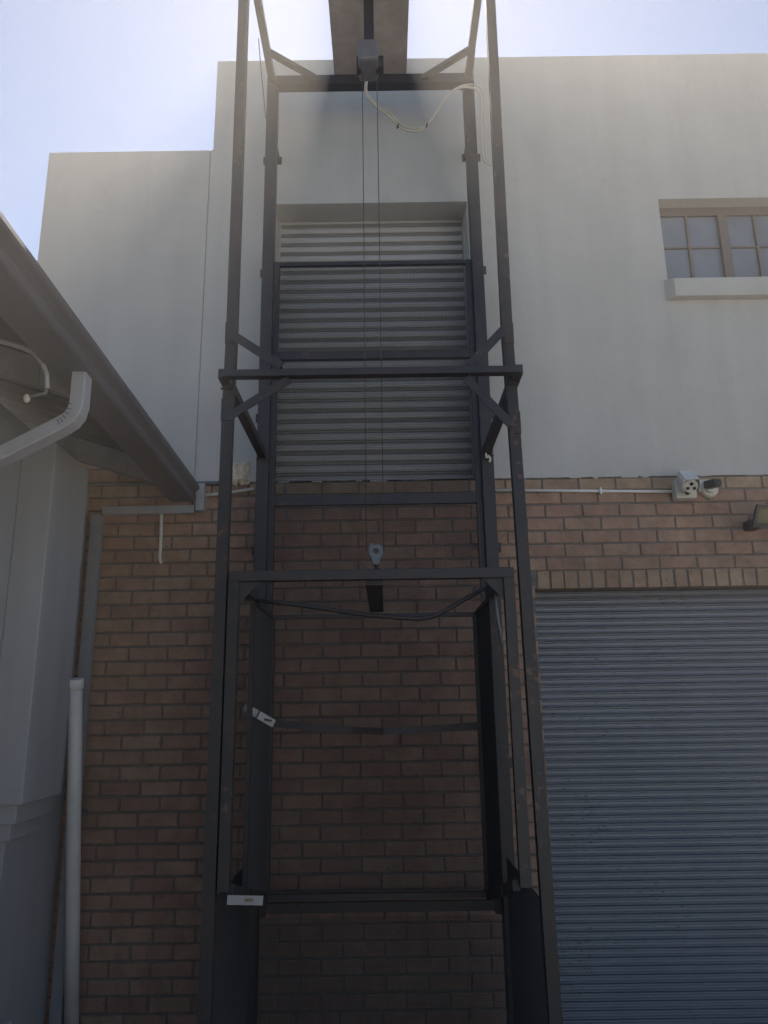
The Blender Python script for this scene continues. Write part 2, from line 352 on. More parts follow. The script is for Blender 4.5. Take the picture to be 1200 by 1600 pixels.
# --- roller shutters
def shutter(x0, x1, y, z0, z1, pitch, prof, m_, label):
    s = MB(); cx = (x0+x1)/2
    # the root part: a guide frame with two channels and a bottom rail
    s.box(x0-.0, x1, y+.03, y+.04, z0, z1)
    root = build(s, 'roller_shutter', m_, wh, origin=(cx, y, z0)); root['label'] = label
    for q_ in (x0, x1-.02): build(MB().box(q_+.003, q_+.02, y-.03, y+.0295, z0, z1), 'guide_channel', m_, root)
    z = z0+.004; V = []
    mb = MB().sweep([(0, q[0], q[1]) for q in prof], (x0+.02, 0, 0), (x1-.02, 0, 0))
    me = None; wl_ = WL[root.name]
    meshes = []
    for kk in range(3):
        me = bpy.data.meshes.new('slat')
        rr = random.Random(kk); n = len(prof); NX = 9; VV = []; FF = []
        for i in range(NX):
            xx = x0+.02 + (x1-x0-.04)*i/(NX-1) - cx; dy = rr.uniform(-.0004, .0004)
            VV += [(xx, q[0]+dy, q[1]) for q in prof]
        for i in range(NX-1):
            for k in range(n-1): FF.append((i*n+k, (i+1)*n+k, (i+1)*n+k+1, i*n+k+1))
        me.from_pydata(VV, [], FF); me.update(); me.materials.append(m_); meshes.append(me)
    while z < z1:
        o = bpy.data.objects.new('slat', random.choice(meshes)); col.objects.link(o); o.parent = root
        o.location = Vector((cx, y, z)) - wl_
        o.rotation_euler = (0, random.uniform(-.0006, .0006), 0); z += pitch
    return root
# pale 75 mm slats: broad flat face, rolled groove under it
P = .0755
profA = [(.020, 0), (.020, .006), (.002, .008), (-.002, .011), (.002, .014), (.018, .016), (.018, .023), (-.004, .026), (-.010, .034), (-.013, .046), (-.012, .058), (-.006, .069), (.004, .0745), (.020, P+.001)]
yS = .215
shutter(ux0, ux1, yS, uz0+.02, uz1, P, profA, M['shutter_pale'], 'pale grey upper roller shutter behind the lift mesh')
P2 = .0445
profB = [(.012, 0), (.013, .009), (.012, .016), (.002, .0182), (-.005, .0205), (-.0075, .024), (-.005, .0278), (.003, .0300), (.014, .0306), (.014, .0330), (.003, .0336), (-.006, .0360), (-.009, .0392), (-.006, .0420), (.003, .0438), (.012, P2+.0002)]
sh2 = shutter(XJ, XR, .19, GZ, zLint+.02, P2, profB, M['shutter_blue'], 'wide blue grey ribbed roller shutter at ground level')
# sill course under the upper shutter, dark backing
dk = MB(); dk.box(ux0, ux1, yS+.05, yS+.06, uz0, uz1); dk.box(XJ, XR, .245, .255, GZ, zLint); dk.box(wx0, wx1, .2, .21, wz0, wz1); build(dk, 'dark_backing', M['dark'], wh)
# --- window
yW = .115
wf = MB(); zt = wz1-.065; z_b = wz0+.005
wf.box(wx0, wx1, yW-.02, yW+.02, zt, wz1)
wf.box(wx0, wx1, yW-.02, yW+.02, wz0-.002, z_b+.02); wf.box(wx0, wx0+.012, yW-.02, yW+.02, z_b+.02, zt); wf.box(wx1-.012, wx1, yW-.02, yW+.02, z_b+.02, zt)
win = build(wf, 'window', M['winframe'], wh); win['label'] = 'small paned window with bronze frame in the plaster wall'
gx = [wx0+.012]
m1 = at(1133, 400, yW).x; half = m1-wx0
zm = at(1090, 388, yW).z
for k in range(4):
    mx_ = wx0+half*(k+1)
    if mx_ < wx1-.1: 
        b_ = MB().box(mx_-.03, mx_+.03, yW-.035, yW+.02, z_b+.021, zt-.001); build(b_, 'mullion', M['winframe'], win)
for k in range(4):
    a = wx0+half*k + (.03 if k else .012); b = min(wx0+half*(k+1)-.03, wx1-.012); c = (a+b)/2
    b_ = MB().box(c-.010, c+.010, yW-.015, yW+.012, z_b+.021, zt-.001); build(b_, 'glazing_bar', M['winframe'], win)
    b_ = MB().box(a+.001, c-.0105, yW-.012, yW+.012, zm-.007, zm+.007).box(c+.0105, b-.001, yW-.012, yW+.012, zm-.007, zm+.007); build(b_, 'glazing_bar', M['winframe'], win)
    for (p, q) in ((a, c-.0105), (c+.0105, b)):
        for (zz0, zz1) in ((z_b+.021, zm-.0075), (zm+.0075, zt)):
            t = random.uniform(-.003, .003)
            g_ = MB().add([(p,yW+t,zz0),(q,yW-t,zz0),(q,yW-t,zz1),(p,yW+t,zz1),(p,yW+.004+t,zz0),(q,yW+.004-t,zz0),(q,yW+.004-t,zz1),(p,yW+.004+t,zz1)], [(0,1,2,3),(7,6,5,4),(0,4,5,1),(1,5,6,2),(2,6,7,3),(3,7,4,0)])
            build(g_, 'pane', M['glass'], win)
sl = MB(); sx0 = at(1056, 460, -.07).x; zs0 = at(1120, 461, -.07).z; 
sl.add([(sx0-.045, yP-.0, zs0+.0),(sx0, -.07, zs0),(wx1+.1, -.07, zs0),(wx1+.1, yP, zs0),(sx0-.045, yP, wz0+.0),(sx0, -.07, wz0-.02),(wx1+.1, -.07, wz0-.02),(wx1+.1, yP, wz0)], [(0,3,2,1),(4,5,6,7),(0,1,5,4),(1,2,6,5),(2,3,7,6)])
sl.box(wx0+.001, wx1-.001, yP+.001, yW-.021, wz0-.004, wz0+.006)
build(sl, 'window_sill', M['plaster'], wh, bevel=.004)
# ------------------------------------------------------------------ outbuilding on the left
PIV = Vector((-1.15, -.08, 0)); ANG = .03
def TR(p):
    q = p-PIV; return Vector((PIV.x + q.x*math.cos(ANG)-q.y*math.sin(ANG), PIV.y + q.x*math.sin(ANG)+q.y*math.cos(ANG), p.z))
ob = thing('outbuilding', (-2.6, -2.4, 0), 'low grey plastered outbuilding with open rafter eaves and dark gutter on the left', 'building')
YF = -9.0; YB = -.06
def bx(*a): return MB().box(*a, T=TR)
build(bx(-2.1, -1.86, YF, -.75, GZ, 3.1), 'wall', M['plaster2'], ob)
# column with stepped corbel beneath it
build(bx(-1.859, -1.69, -.96, -.48, 1.26, 3.0), 'column', M['plaster2'], ob, bevel=.006)
for i, (dx, z0, z1, y0) in enumerate(((.045, 1.17, 1.259, -.90), (.09, 1.09, 1.169, -.84), (.135, GZ, 1.089, -.78))):
    build(bx(-1.859, -1.69-dx, y0, -.485, z0, z1), 'corbel_block' if i < 2 else 'pier', M['plaster2'], ob, bevel=.005)
build(bx(-2.1, -1.83, -.748, YB, GZ, 3.0), 'wall', M['plaster2'], ob)
build(bx(-1.859, -1.62, -2.2, -1.0, GZ, .42), 'plinth', M['plaster2'], ob, bevel=.01)
TP = math.tan(math.radians(17.5))
ZE = 3.005                                    # sheet height at the eave, X=-1.2
def zr(x): return ZE + (-1.2-x)*TP
rs = MB(); n = 0; Y = YB; V = []; Fc = []
while Y > YF:
    h_ = .018 if n % 4 in (0, 1) else 0
    V += [(-1.245, Y, zr(-1.245)+h_), (-4.2, Y, zr(-4.2)+h_)]; n += 1; Y -= .038
Fc = [(2*i, 2*i+1, 2*i+3, 2*i+2) for i in range(n-1)]
rs.add(V, Fc, TR); build(rs, 'roof_sheet', M['roofsheet'], ob)
build(bx(-1.322, -1.3, YF, YB-.01, 2.926, 3.03), 'fascia', M['gutter'], ob)
for k in range(7):
    y = -.56-1.2*k if k else -.56
    ra = MB(); x1_, x0_ = -1.3225, -3.4; hgt = .125
    for (a, b, nm) in ((x0_, -1.45, 0), (-1.446, x1_, 1)):
        V = [(a,y-.02-.002*nm,zr(a)-.012-hgt),(b,y-.02-.002*nm,zr(b)-.012-hgt),(b,y-.02-.002*nm,zr(b)-.012),(a,y-.02-.002*nm,zr(a)-.012)]
        V += [(p[0], y+.02, p[2]) for p in V]
        ra.add(V, [(0,1,2,3),(7,6,5,4),(0,4,5,1),(1,5,6,2),(2,6,7,3),(3,7,4,0)], TR)
    build(ra, 'rafter', M['timber'], ob)
# ogee gutter, its profile swept along the eave
def gprof(o=0):
    P_ = [(-1.213, 3.02), (-1.213, 2.925), (-1.10, 2.925), (-1.092, 2.932), (-1.09, 2.945), (-1.098, 2.962), (-1.096, 2.975), (-1.082, 2.99), (-1.068, 3.0), (-1.064, 3.012), (-1.066, 3.03), (-1.072, 3.036), (-1.080, 3.034)]
    return [(a-.085, b) for a, b in P_]
gp = gprof(); inner = [(x+.003 if i < 2 else x-.003, z+.003) for i, (x, z) in enumerate(gp)][::-1]
gm = MB().sweep([(a, 0, b) for a, b in gp], (-.0, YB-.02, 0), (0, YF, 0), T=TR)
gm.add([(a, YB-.02, b) for a, b in gp]+[], [tuple(range(len(gp)))], TR)
gu = build(gm, 'gutter', M['gutter'], ob); so_ = gu.modifiers.new('sheet', 'SOLIDIFY'); so_.thickness = .0016; so_.offset = 0; gu['label'] = 'dark grey moulded gutter running along the eave'
# rectangular downpipe: outlet, crimped elbow, inclined run, wall drop
yd = -1.93
pth = [(-1.217, 2.93), (-1.217, 2.80), (-1.224, 2.765), (-1.242, 2.738), (-1.267, 2.72), (-1.48, 2.60), (-1.80, 2.46), (-1.822, 2.44), (-1.828, 2.41), (-1.828, .10)]
dp = MB()
def rect_path(mb, pts, y, hw, hd, T):
    V = []; Fc = []
    for i, (x, z) in enumerate(pts):
        a = Vector(pts[max(i-1, 0)]); b = Vector(pts[min(i+1, len(pts)-1)]); d = (b-a).normalized(); nx = Vector((-d.y, d.x))
        V += [(x-nx.x*hd, y-hw, z-nx.y*hd), (x+nx.x*hd, y-hw, z+nx.y*hd), (x+nx.x*hd, y+hw, z+nx.y*hd), (x-nx.x*hd, y+hw, z-nx.y*hd)]
    for i in range(len(pts)-1):
        for k in range(4): Fc.append((4*i+k, 4*i+(k+1) % 4, 4*i+4+(k+1) % 4, 4*i+4+k))
    Fc += [(0,1,2,3), tuple(len(V)-4+k for k in (3,2,1,0))]
    mb.add(V, Fc, T)
rect_path(dp, pth, yd, .037, .027, TR)
dpo = build(dp, 'downpipe', M['whitepaint'], ob, bevel=.005)
dpo['label'] = 'light grey rectangular downpipe bending back under the eave'
cr = MB()
for i in range(6):
    t = i/5; ang = math.radians(4+58*t)      # crimps on the inside of the bend
    cc_ = Vector((-1.217-.027-.006, 0, 2.80)) + Vector((-.045*(1-math.cos(ang*1.15)), 0, -.075*math.sin(ang*1.2)))
    nrm = Vector((-math.cos(ang), 0, math.sin(ang))); cr.bar(Vector((cc_.x, yd-.0372, cc_.z))-nrm*.020, Vector((cc_.x, yd-.0372, cc_.z))+nrm*.002, .003, .004, T=TR)
build(cr, 'elbow_crimp', M['gutter'], dpo)
# bent overflow pipe and small fitting under the near rafter
ov = MB(); yo = -2.03
A = [at(x_, y_, yo) for x_, y_ in ((-60, 520), (0, 533), (35, 543), (55, 553), (67, 568), (73, 585), (74, 607))]
ov.tube(A, .009, 8)
ovp = build(ov, 'overflow_pipe', M['whitepaint'], ob, smooth=True)
ft = MB(); ft.tube([at(x_, y_, yo) for x_, y_ in ((73, 604), (72, 614), (60, 617), (45, 620))], .006, 8); build(ft, 'pipe_fitting', M['timber'], ob, smooth=True)
fb = MB(); c = at(42, 622, yo); fb.tube([c+Vector((0,0,.014)), c+Vector((0,0,.008)), c, c-Vector((0,0,.012)), c-Vector((0,0,.018))], [.006,.011,.012,.010,.003], 10); build(fb, 'fitting_cap', M['cream'], ob, smooth=True)
# ------------------------------------------------------------------ pipes in the corner
cp = thing('corner_downpipe', TR(Vector((-1.73, -.16, 0))), 'thin grey square downpipe in the corner behind the round pipe', 'downpipe')
a = at(156, 805, -.1); b = at(129, 1060, -.1); xc = (a.x+b.x)/2
build(MB().box(xc-.032, xc+.032, -.13, -.075, GZ+.02, a.z+.0), 'pipe', M['greypaint'], cp, bevel=.004)
build(MB().box(xc-.04, xc+.04, -.074, -.003, 1.1, 1.13), 'bracket', M['timber'], cp)
rp = thing('drain_pipe', (-1.64, -.1, 0), 'round pale grey drain pipe standing against the brick beside the outbuilding', 'pipe')
t0 = at(118, 1062, -.48); b0 = at(111.5, 1590, -.10); t0.x = at(118, 1062, -.48).x
dirp = (b0-t0); k = (GZ-t0.z)/dirp.z; b0 = t0+dirp*k
build(MB().tube([t0+(b0-t0)*s for s in (0, .3, .6, 1)], .0375, 20), 'pipe', M['white'], rp, smooth=True)
dn = (t0-b0).normalized()
build(MB().tube([t0-dn*.05, t0-dn*.049, t0+dn*.004, t0+dn*.006], [.039, .0425, .0425, .038], 20), 'pipe_socket', M['white'], rp, smooth=True)
# ------------------------------------------------------------------ trunking, conduits, boxes on the wall
def boxpx(x0, y0, x1, y1, yfront, yback):
    a = at(x0, y0, yfront); b = at(x1, y1, yfront); return MB().box(min(a.x, b.x), max(a.x, b.x), yfront, yback, min(a.z, b.z), max(a.z, b.z))
o = build(boxpx(160, 791, 303, 801, -.05, -.003), 'cable_trunking', M['whitepaint'], bevel=.003); tag(o, 'long horizontal grey trunking on the brick under the eave', 'trunking')
o = build(boxpx(307, 755, 318, 797, -.06, -.003), 'cable_trunking', M['whitepaint'], bevel=.004); tag(o, 'short upright white trunking at the end of the gutter', 'trunking')
pts = [at(x_, y_, -.025) for x_, y_ in ((252, 801), (252, 830), (250.5, 860), (249.5, 870), (250.5, 877), (253, 880))]
o = build(MB().tube(pts, .0105, 10), 'conduit', M['white'], smooth=True); tag(o, 'short white conduit hanging down the brick below the trunking', 'conduit')
pts = [at(x_, y_, -.02) for x_, y_ in ((319, 774), (345, 772), (370, 768), (397, 764))]
o = build(MB().tube(pts, .011, 8), 'conduit', M['cream'], smooth=True); tag(o, 'cream conduit sloping up behind the left posts of the lift', 'conduit')
ct = thing('conduit', at(912, 767, -.015), 'long white conduit running level along the brick to the security cameras', 'conduit')
build(MB().tube([at(762, 766, -.015), at(900, 767, -.015), at(1056, 768, -.015)], .0095, 10), 'tube', M['white'], ct, smooth=True)
for px in (938,):
    c = at(px, 767, -.015); build(MB().box(c.x-.006, c.x+.006, -.03, -.002, c.z-.022, c.z+.018), 'saddle_clip', M['white'], ct)
# crumpled foam block at plaster edge
fo = MB(); rnd = random.Random(3); n = 7; V = []; c0 = at(360, 757, -.02); c1 = at(389, 723, -.02)
for j in range(n):
    for i in range(n):
        x_ = c0.x+(c1.x-c0.x)*i/(n-1); z_ = c0.z+(c1.z-c0.z)*j/(n-1); e = i in (0, n-1) or j in (0, n-1)
        V.append((x_+rnd.uniform(-.007, .007), (-.03 if e else -.075+rnd.uniform(-.014, .012)), z_+rnd.uniform(-.009, .009)*(1.6 if j == 0 else 1)))
Fc = [(j*n+i, j*n+i+1, j*n+i+n+1, j*n+i+n) for j in range(n-1) for i in range(n-1)]
ring = [i for i in range(n)]+[j*n+n-1 for j in range(1, n)]+[(n-1)*n+i for i in range(n-2, -1, -1)]+[j*n for j in range(n-2, 0, -1)]
m0 = len(V); V += [(V[q][0], -.004, V[q][2]) for q in ring]
Fc += [(ring[k], m0+k, m0+(k+1) % len(ring), ring[(k+1) % len(ring)]) for k in range(len(ring))]
o = link_mesh('foam_block', V, Fc, M['foam']); tag(o, 'lumpy yellowed foam filling block above the brick beside the lift post', 'foam')
fl = MB(); a = at(308, 745, -.03); b = at(346, 748, -.03)
fl.box(a.x, b.x+.0, -.05, -.009, zB-.022, zB-.004); o = build(fl, 'flashing', M['gutter']); tag(o, 'dark metal flashing strip between the gutter end and lift post', 'flashing')
fl = MB(); fl.add([(a.x,-.045,zB+.0),(a.x+.07,-.05,zB-.002),(b.x,-.045,zB-.001),(b.x,-.0085,zB+.012),(a.x,-.0085,zB+.016),(a.x,-.0085,zB+.0)], [(0,1,2,3,4),(0,4,5)])
# cctv
cc = thing('security_camera', at(1075, 752, -.05), 'white hooded bullet security camera on a square junction box', 'camera')
bxo = boxpx(1054, 748, 1090, 778, -.075, -.003); build(bxo, 'junction_box', M['cream'], cc, bevel=.006)
c = at(1080, 758, -.21)
hd = MB(); rr = .052; prof_ = []
dirc = Vector((-.10, -1, -.80)).normalized()
c2 = c - dirc*.13
hw = .05
side = dirc.cross(Vector((0, 0, 1))).normalized()*-1; upc = side.cross(dirc).normalized()
if upc.z < 0: upc = -upc
hood = [(-hw, -.028), (-hw, .02), (-hw*.82, .045), (hw*.82, .045), (hw, .02), (hw, -.028)]
hin = [(a_*.93, b_*.93-.001) for a_, b_ in hood][::-1]
pr = [side*a_+upc*b_ for a_, b_ in hood+hin]
h1 = c+dirc*.012; h2 = c2
hd.sweep(pr, h1, h2, closed=True, caps=False)
n = len(hood)
hd.add([h1+q for q in pr]+[h2+q for q in pr], [(i, i+1, 2*n-2-i, 2*n-1-i) for i in range(n-1)])
build(hd, 'sun_hood', M['white'], cc)
def disc_tube(cen, r, l0, l1, nn=20, d=dirc): return MB().tube([cen-d*l0, cen+d*l1], r, nn)
build(disc_tube(c-upc*.008, .042, .13, 0), 'body', M['white'], cc, smooth=False)
fc = MB(); fc.tube([c-upc*.008+dirc*.0005, c-upc*.008+dirc*.004], .039, 20); face = build(fc, 'face_plate', M['cream'], cc)
for (a_, b_, r_) in ((0, .018, .011), (-.019, -.010, .010), (.019, -.010, .010)):
    build(MB().tube([c+side*a_+upc*(b_-.008)+dirc*.0042, c+side*a_+upc*(b_-.008)+dirc*.008], r_, 14), 'lens', M['lens'], face)
k1 = at(1077, 768, -.14); k2 = at(1074, 770, -.076)
build(MB().tube([c-upc*.04-dirc*.05, k1, k2+Vector((0, 0, -.002))], .013, 10), 'bracket_arm', M['timber'], cc, smooth=True)
sc2 = thing('security_camera', at(1108, 764, -.05), 'small dark headed security camera on a round cream base', 'camera')
rb_ = at(1106, 765, -.004)
build(MB().tube([rb_+Vector((0,.001,0)), rb_+Vector((0,-.02,0)), rb_+Vector((0,-.035,0))], [.058, .058, .05], 24), 'base', M['cream'], sc2, smooth=False)
build(MB().tube([rb_+Vector((0,-.035,0)), rb_+Vector((0,-.055,0))], [.036, .030], 20), 'base_ring', M['white'], sc2)
he = at(1117, 755, -.15); d2 = Vector((.35, -1, -.1)).normalized()
build(MB().tube([rb_+Vector((0, -.05, 0)), he-d2*.05], .015, 10), 'arm', M['cream'], sc2)
build(MB().bar(he-d2*.07, he+d2*.03, .056, .05), 'head', M['darkplastic'], sc2, bevel=.008)
build(MB().tube([he+d2*.0305, he+d2*.034], .02, 14), 'lens', M['lens'], sc2)
build(boxpx(1090, 749, 1112, 768, -.03, -.0035), 'junction_box', M['cream'], sc2, bevel=.004)
# floodlight at the right edge
flt = thing('floodlight', at(1190, 812, -.1), 'dark square floodlight on the brick at the right edge', 'lamp')
c = at(1197, 806, -.17); d3 = Vector((.25, -1, -.55)).normalized()
s3 = d3.cross(Vector((0,0,1))).normalized(); u3 = s3.cross(d3).normalized()
if u3.z < 0: u3 = -u3
def plate(cen, hw_, hh_, d0, d1, hw2=None, hh2=None):
    V = [cen+d3*d0+s3*a_*hw_+u3*b_*hh_ for a_, b_ in ((-1,-1),(1,-1),(1,1),(-1,1))] + [cen+d3*d1+s3*a_*(hw2 or hw_)+u3*b_*(hh2 or hh_) for a_, b_ in ((-1,-1),(1,-1),(1,1),(-1,1))]
    return MB().add(V, [(0,1,2,3),(7,6,5,4),(0,4,5,1),(1,5,6,2),(2,6,7,3),(3,7,4,0)])
build(plate(c, .05, .04, -.05, 0, .085, .068), 'housing', M['darkplastic'], flt, bevel=.004)
build(plate(c, .062, .046, .0005, .004), 'glass_front', M['yellow'], flt)
for sgn in (-1, 1): build(plate(c+s3*sgn*.0745, .0105, .068, .0005, .010), 'rim', M['darkplastic'], flt)
for sgn in (-1, 1): build(plate(c+u3*sgn*.057, .0635, .010, .0005, .010), 'rim', M['darkplastic'], flt)
k1 = at(1176, 820, -.06); build(MB().box(k1.x-.035, k1.x+.035, -.09, -.003, k1.z-.03, k1.z+.03), 'mount', M['darkplastic'], flt, bevel=.01)
build(MB().bar(Vector((k1.x, -.08, k1.z)), c-d3*.04, .03, .02), 'bracket', M['darkplastic'], flt)
# ------------------------------------------------------------------ lift tower
dI = 4.40; yI = dI-4.68; dO = 3.33; yO = dO-4.68; yC = 3.225-4.68
XLo = (at(346, 588, yO-.025).x); XRo = (at(809, 588, yO-.025).x)     # outer edges of the outer posts
XLi = (at(415, 200, yI-.04).x + at(397, 860, yI-.04).x)/2; XRi = (at(752, 300, yI-.04).x + at(776, 860, yI-.04).x)/2
print('outer', XLo, XRo, 'inner', XLi, XRi)
S = M['steel']
lt = thing('lift_tower', ((XLo+XRo)/2, (yI+yO)/2, 0), 'tall black steel goods lift tower with four posts and mesh back', 'lift')
zTb = at(580, 122, yI-.04).z; zMid = at(402, 715, yI-.04).z+.022
print('zTopBeam', zTb, 'zMid', zMid)
# outer posts: follow the photo's slight lean with a joint at the mid ring
def post_px(pts, yc, wpx, hw=.025):
    pass
for xe, sgn, px_pts in ((XLo, 1, ((372.5, 0), (353, 520), (346.5, 640), (315, 1420))), (XRo, -1, ((774, 0), (801.5, 520), (812.5, 660), (867, 1420)))):
    P3 = []
    for (a_, b_) in px_pts:
        q = at(a_, b_, yO-.025); P3.append(Vector((q.x+sgn*.025, yO, q.z)))
    # extrapolate to the ground and to the top beam
    d_ = (P3[0]-P3[1])/(P3[0].z-P3[1].z); top = P3[0]+d_*(zTb+.05-P3[0].z)
    d_ = (P3[3]-P3[2])/(P3[3].z-P3[2].z); bot = P3[3]+d_*(GZ+.012-P3[3].z)
    pm = MB(); Q = [bot, P3[3], P3[2], P3[1], P3[0], top]
    V = []; Fc = []
    for q in Q: V += [(q.x-.025, q.y-.025, q.z), (q.x+.025, q.y-.025, q.z), (q.x+.025, q.y+.025, q.z), (q.x-.025, q.y+.025, q.z)]
    for i in range(len(Q)-1):
        for k in range(4): Fc.append((4*i+k, 4*i+(k+1) % 4, 4*i+4+(k+1) % 4, 4*i+4+k))
    Fc += [(3,2,1,0), tuple(len(V)-4+k for k in range(4))]
    pm.add(V, Fc); po = build(pm, 'post', S, lt)
    build(MB().box(bot.x-.09, bot.x+.09, yO-.09, yO+.09, GZ+.002, GZ+.0115), 'base_plate', S, lt)
    for q in (P3[1], P3[2]):
        build(MB().box(q.x-(.0285 if sgn > 0 else .020), q.x+(.020 if sgn > 0 else .0285), yO-.029, yO+.02, q.z-.055, q.z+.055), 'splice_plate', S, po, bevel=.003)
# inner posts: a square tube and beside it the angle that holds the mesh
wI = .072
for x0, sgn in ((XLi, 1), (XRi, -1)):
    a_, b_ = sorted((x0, x0+sgn*wI)); build(MB().box(a_, b_, yI-.04, yI+.04, GZ, zTb-.0377), 'post', S, lt, bevel=.003)
zScr = at(580, 408, yI).z
xa, xb = XLi+wI+.001, XRi-wI-.001
fr_ = .034
for (a_, b_) in ((xa, xa+fr_), (xb-fr_, xb)):
    build(MB().box(a_, b_, yI-.005, yI+.03, .62, zScr), 'screen_upright', S, lt)
zc1 = at(580, 554, yI).z; zc2 = at(580, 780, yI).z
for (z_, h_) in ((zScr-.0125, .025), (zc1, .05), (zc2, .06), (.66, .05)):
    build(MB().box(xa+fr_+.0005, xb-fr_-.0005, yI, yI+.028, z_-h_/2, z_+h_/2), 'screen_rail', S, lt)
# top beam, side beams, crossbar
build(MB().box(XLi, XRi, yI-.0375, yI+.0375, zTb-.0375, zTb+.0375), 'top_beam', S, lt, bevel=.004)
build(MB().box(XLi+.07, XRi-.07, yI-.05, yI-.038, zTb-.05, zTb-.036), 'beam_lip', S, lt)
for x0 in (XLi+.012, XRi-.062):
    build(MB().box(x0, x0+.045, yC+.0, yI-.0405, zMid-.0225, zMid+.0225), 'side_beam', S, lt)
    build(MB().box(x0, x0+.045, yC-.1, yI-.038, zTb-.0225, zTb+.0225), 'side_beam', S, lt)
cbz = at(580, 579, yC-.045).z
xl = at(350, 579, yC-.045).x; xr = at(812, 576, yC-.045).x
build(MB().box(xl-.01, xr+.006, yC-.045, yC-.0005, cbz-.017, cbz+.016), 'crossbar', S, lt, bevel=.002)
yb = yC-.02
for (p, q) in (((360, 521), (440, 572)), ((356, 652), (452, 592)), ((796, 505), (733, 572)), ((800, 665), (728, 590))):
    build(MB().bar(at(*p, yb), at(*q, yb), .006, .040, up=(0, 0, 1)), 'brace', S, lt)
    A_, B_ = at(*p, yb), at(*q, yb); 
    build(MB().bar(A_+Vector((0,.02,0)), B_+Vector((0,.02,0)), .034, .006), 'brace_flange', S, lt)
for (p, q, sx) in ((XLi+.04, .30, 1), (XRi-.04, .30, -1)):
    build(MB().bar(Vector((p, yI-.27, zTb)), Vector((p+sx*.31, yI-.03, zTb)), .034, .034), 'corner_brace', S, lt)
# hoist canopy plate over the middle
cx0, cx1 = (-.366, .134); zc = zTb+.05
cx0 = at(513, 2, yC-.2).x; 
HC = zTb+.06-1.65
def xat(px, py, z):
    d = ray(px, py); t = (z-CAM.z)/d.z; return CAM+d*t
cz = zTb+.08
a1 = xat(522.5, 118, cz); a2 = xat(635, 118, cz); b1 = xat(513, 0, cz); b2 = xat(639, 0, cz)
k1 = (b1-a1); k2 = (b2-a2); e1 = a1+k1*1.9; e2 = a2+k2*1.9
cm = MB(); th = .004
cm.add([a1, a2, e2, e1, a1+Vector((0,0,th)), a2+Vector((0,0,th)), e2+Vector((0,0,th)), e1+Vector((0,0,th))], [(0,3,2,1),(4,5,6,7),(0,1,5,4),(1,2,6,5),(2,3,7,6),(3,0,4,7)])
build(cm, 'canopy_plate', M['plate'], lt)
for (a_, e_, s_) in ((a1, e1, 1), (a2, e2, -1)):
    o_ = Vector((s_*.004, 0, .03)); build(MB().bar(a_+o_, e_+o_, .006, .052), 'canopy_rim', S, lt)
build(MB().bar((a1+a2)/2+Vector((0,.02,.033)), (e1+e2)/2+Vector((0,0,.033)), .07, .055), 'hoist_beam', M['hoistpaint'], lt)
# bolts, weld beads and wall brackets
def bolt(c_, par, r_=.009): build(MB().tube([c_, c_+Vector((0,-.008,0))], r_, 6), 'bolt', S, par)
for x_ in (XLi+wI/2, XRi-wI/2):
    for z_ in (1.35, 2.62, zMid+.35, 4.55, 5.45):
        wb = MB().box(x_-.1 if x_ < 0 else x_-.03, x_+.03 if x_ < 0 else x_+.1, -.014, -.0085, z_-.03, z_+.03).box(x_-.018, x_+.018, yI+.0405, -.0142, z_-.02, z_+.02)
        build(wb, 'wall_bracket', S, lt)
def weld(p, q, par=lt, r_=.006):
    p = Vector(p); q = Vector(q); n_ = 9; build(MB().tube([p+(q-p)*i/n_+Vector((0, 0, random.uniform(-.0015, .0015))) for i in range(n_+1)], [r_*random.uniform(.7, 1.25) for i in range(n_+1)], 6), 'weld_bead', M['weld'], par, smooth=True)
for xx in (XLo, XRo-.05):
    weld((xx, yO-.026, cbz+.021), (xx+.05, yO-.026, cbz+.021)); weld((xx, yO-.026, cbz-.021), (xx+.05, yO-.026, cbz-.021))
for xx in (XLi, XRi-wI):
    weld((xx, yI-.041, zTb-.039), (xx+wI, yI-.041, zTb-.039)); weld((xx, yI-.041, zMid-.03), (xx+wI, yI-.041, zMid-.03))
    for z_ in (zc1, zc2): weld((xx+(wI if xx < 0 else 0), yI-.03, z_-.03), (xx+(wI if xx < 0 else 0), yI-.03, z_+.03), r_=.005)
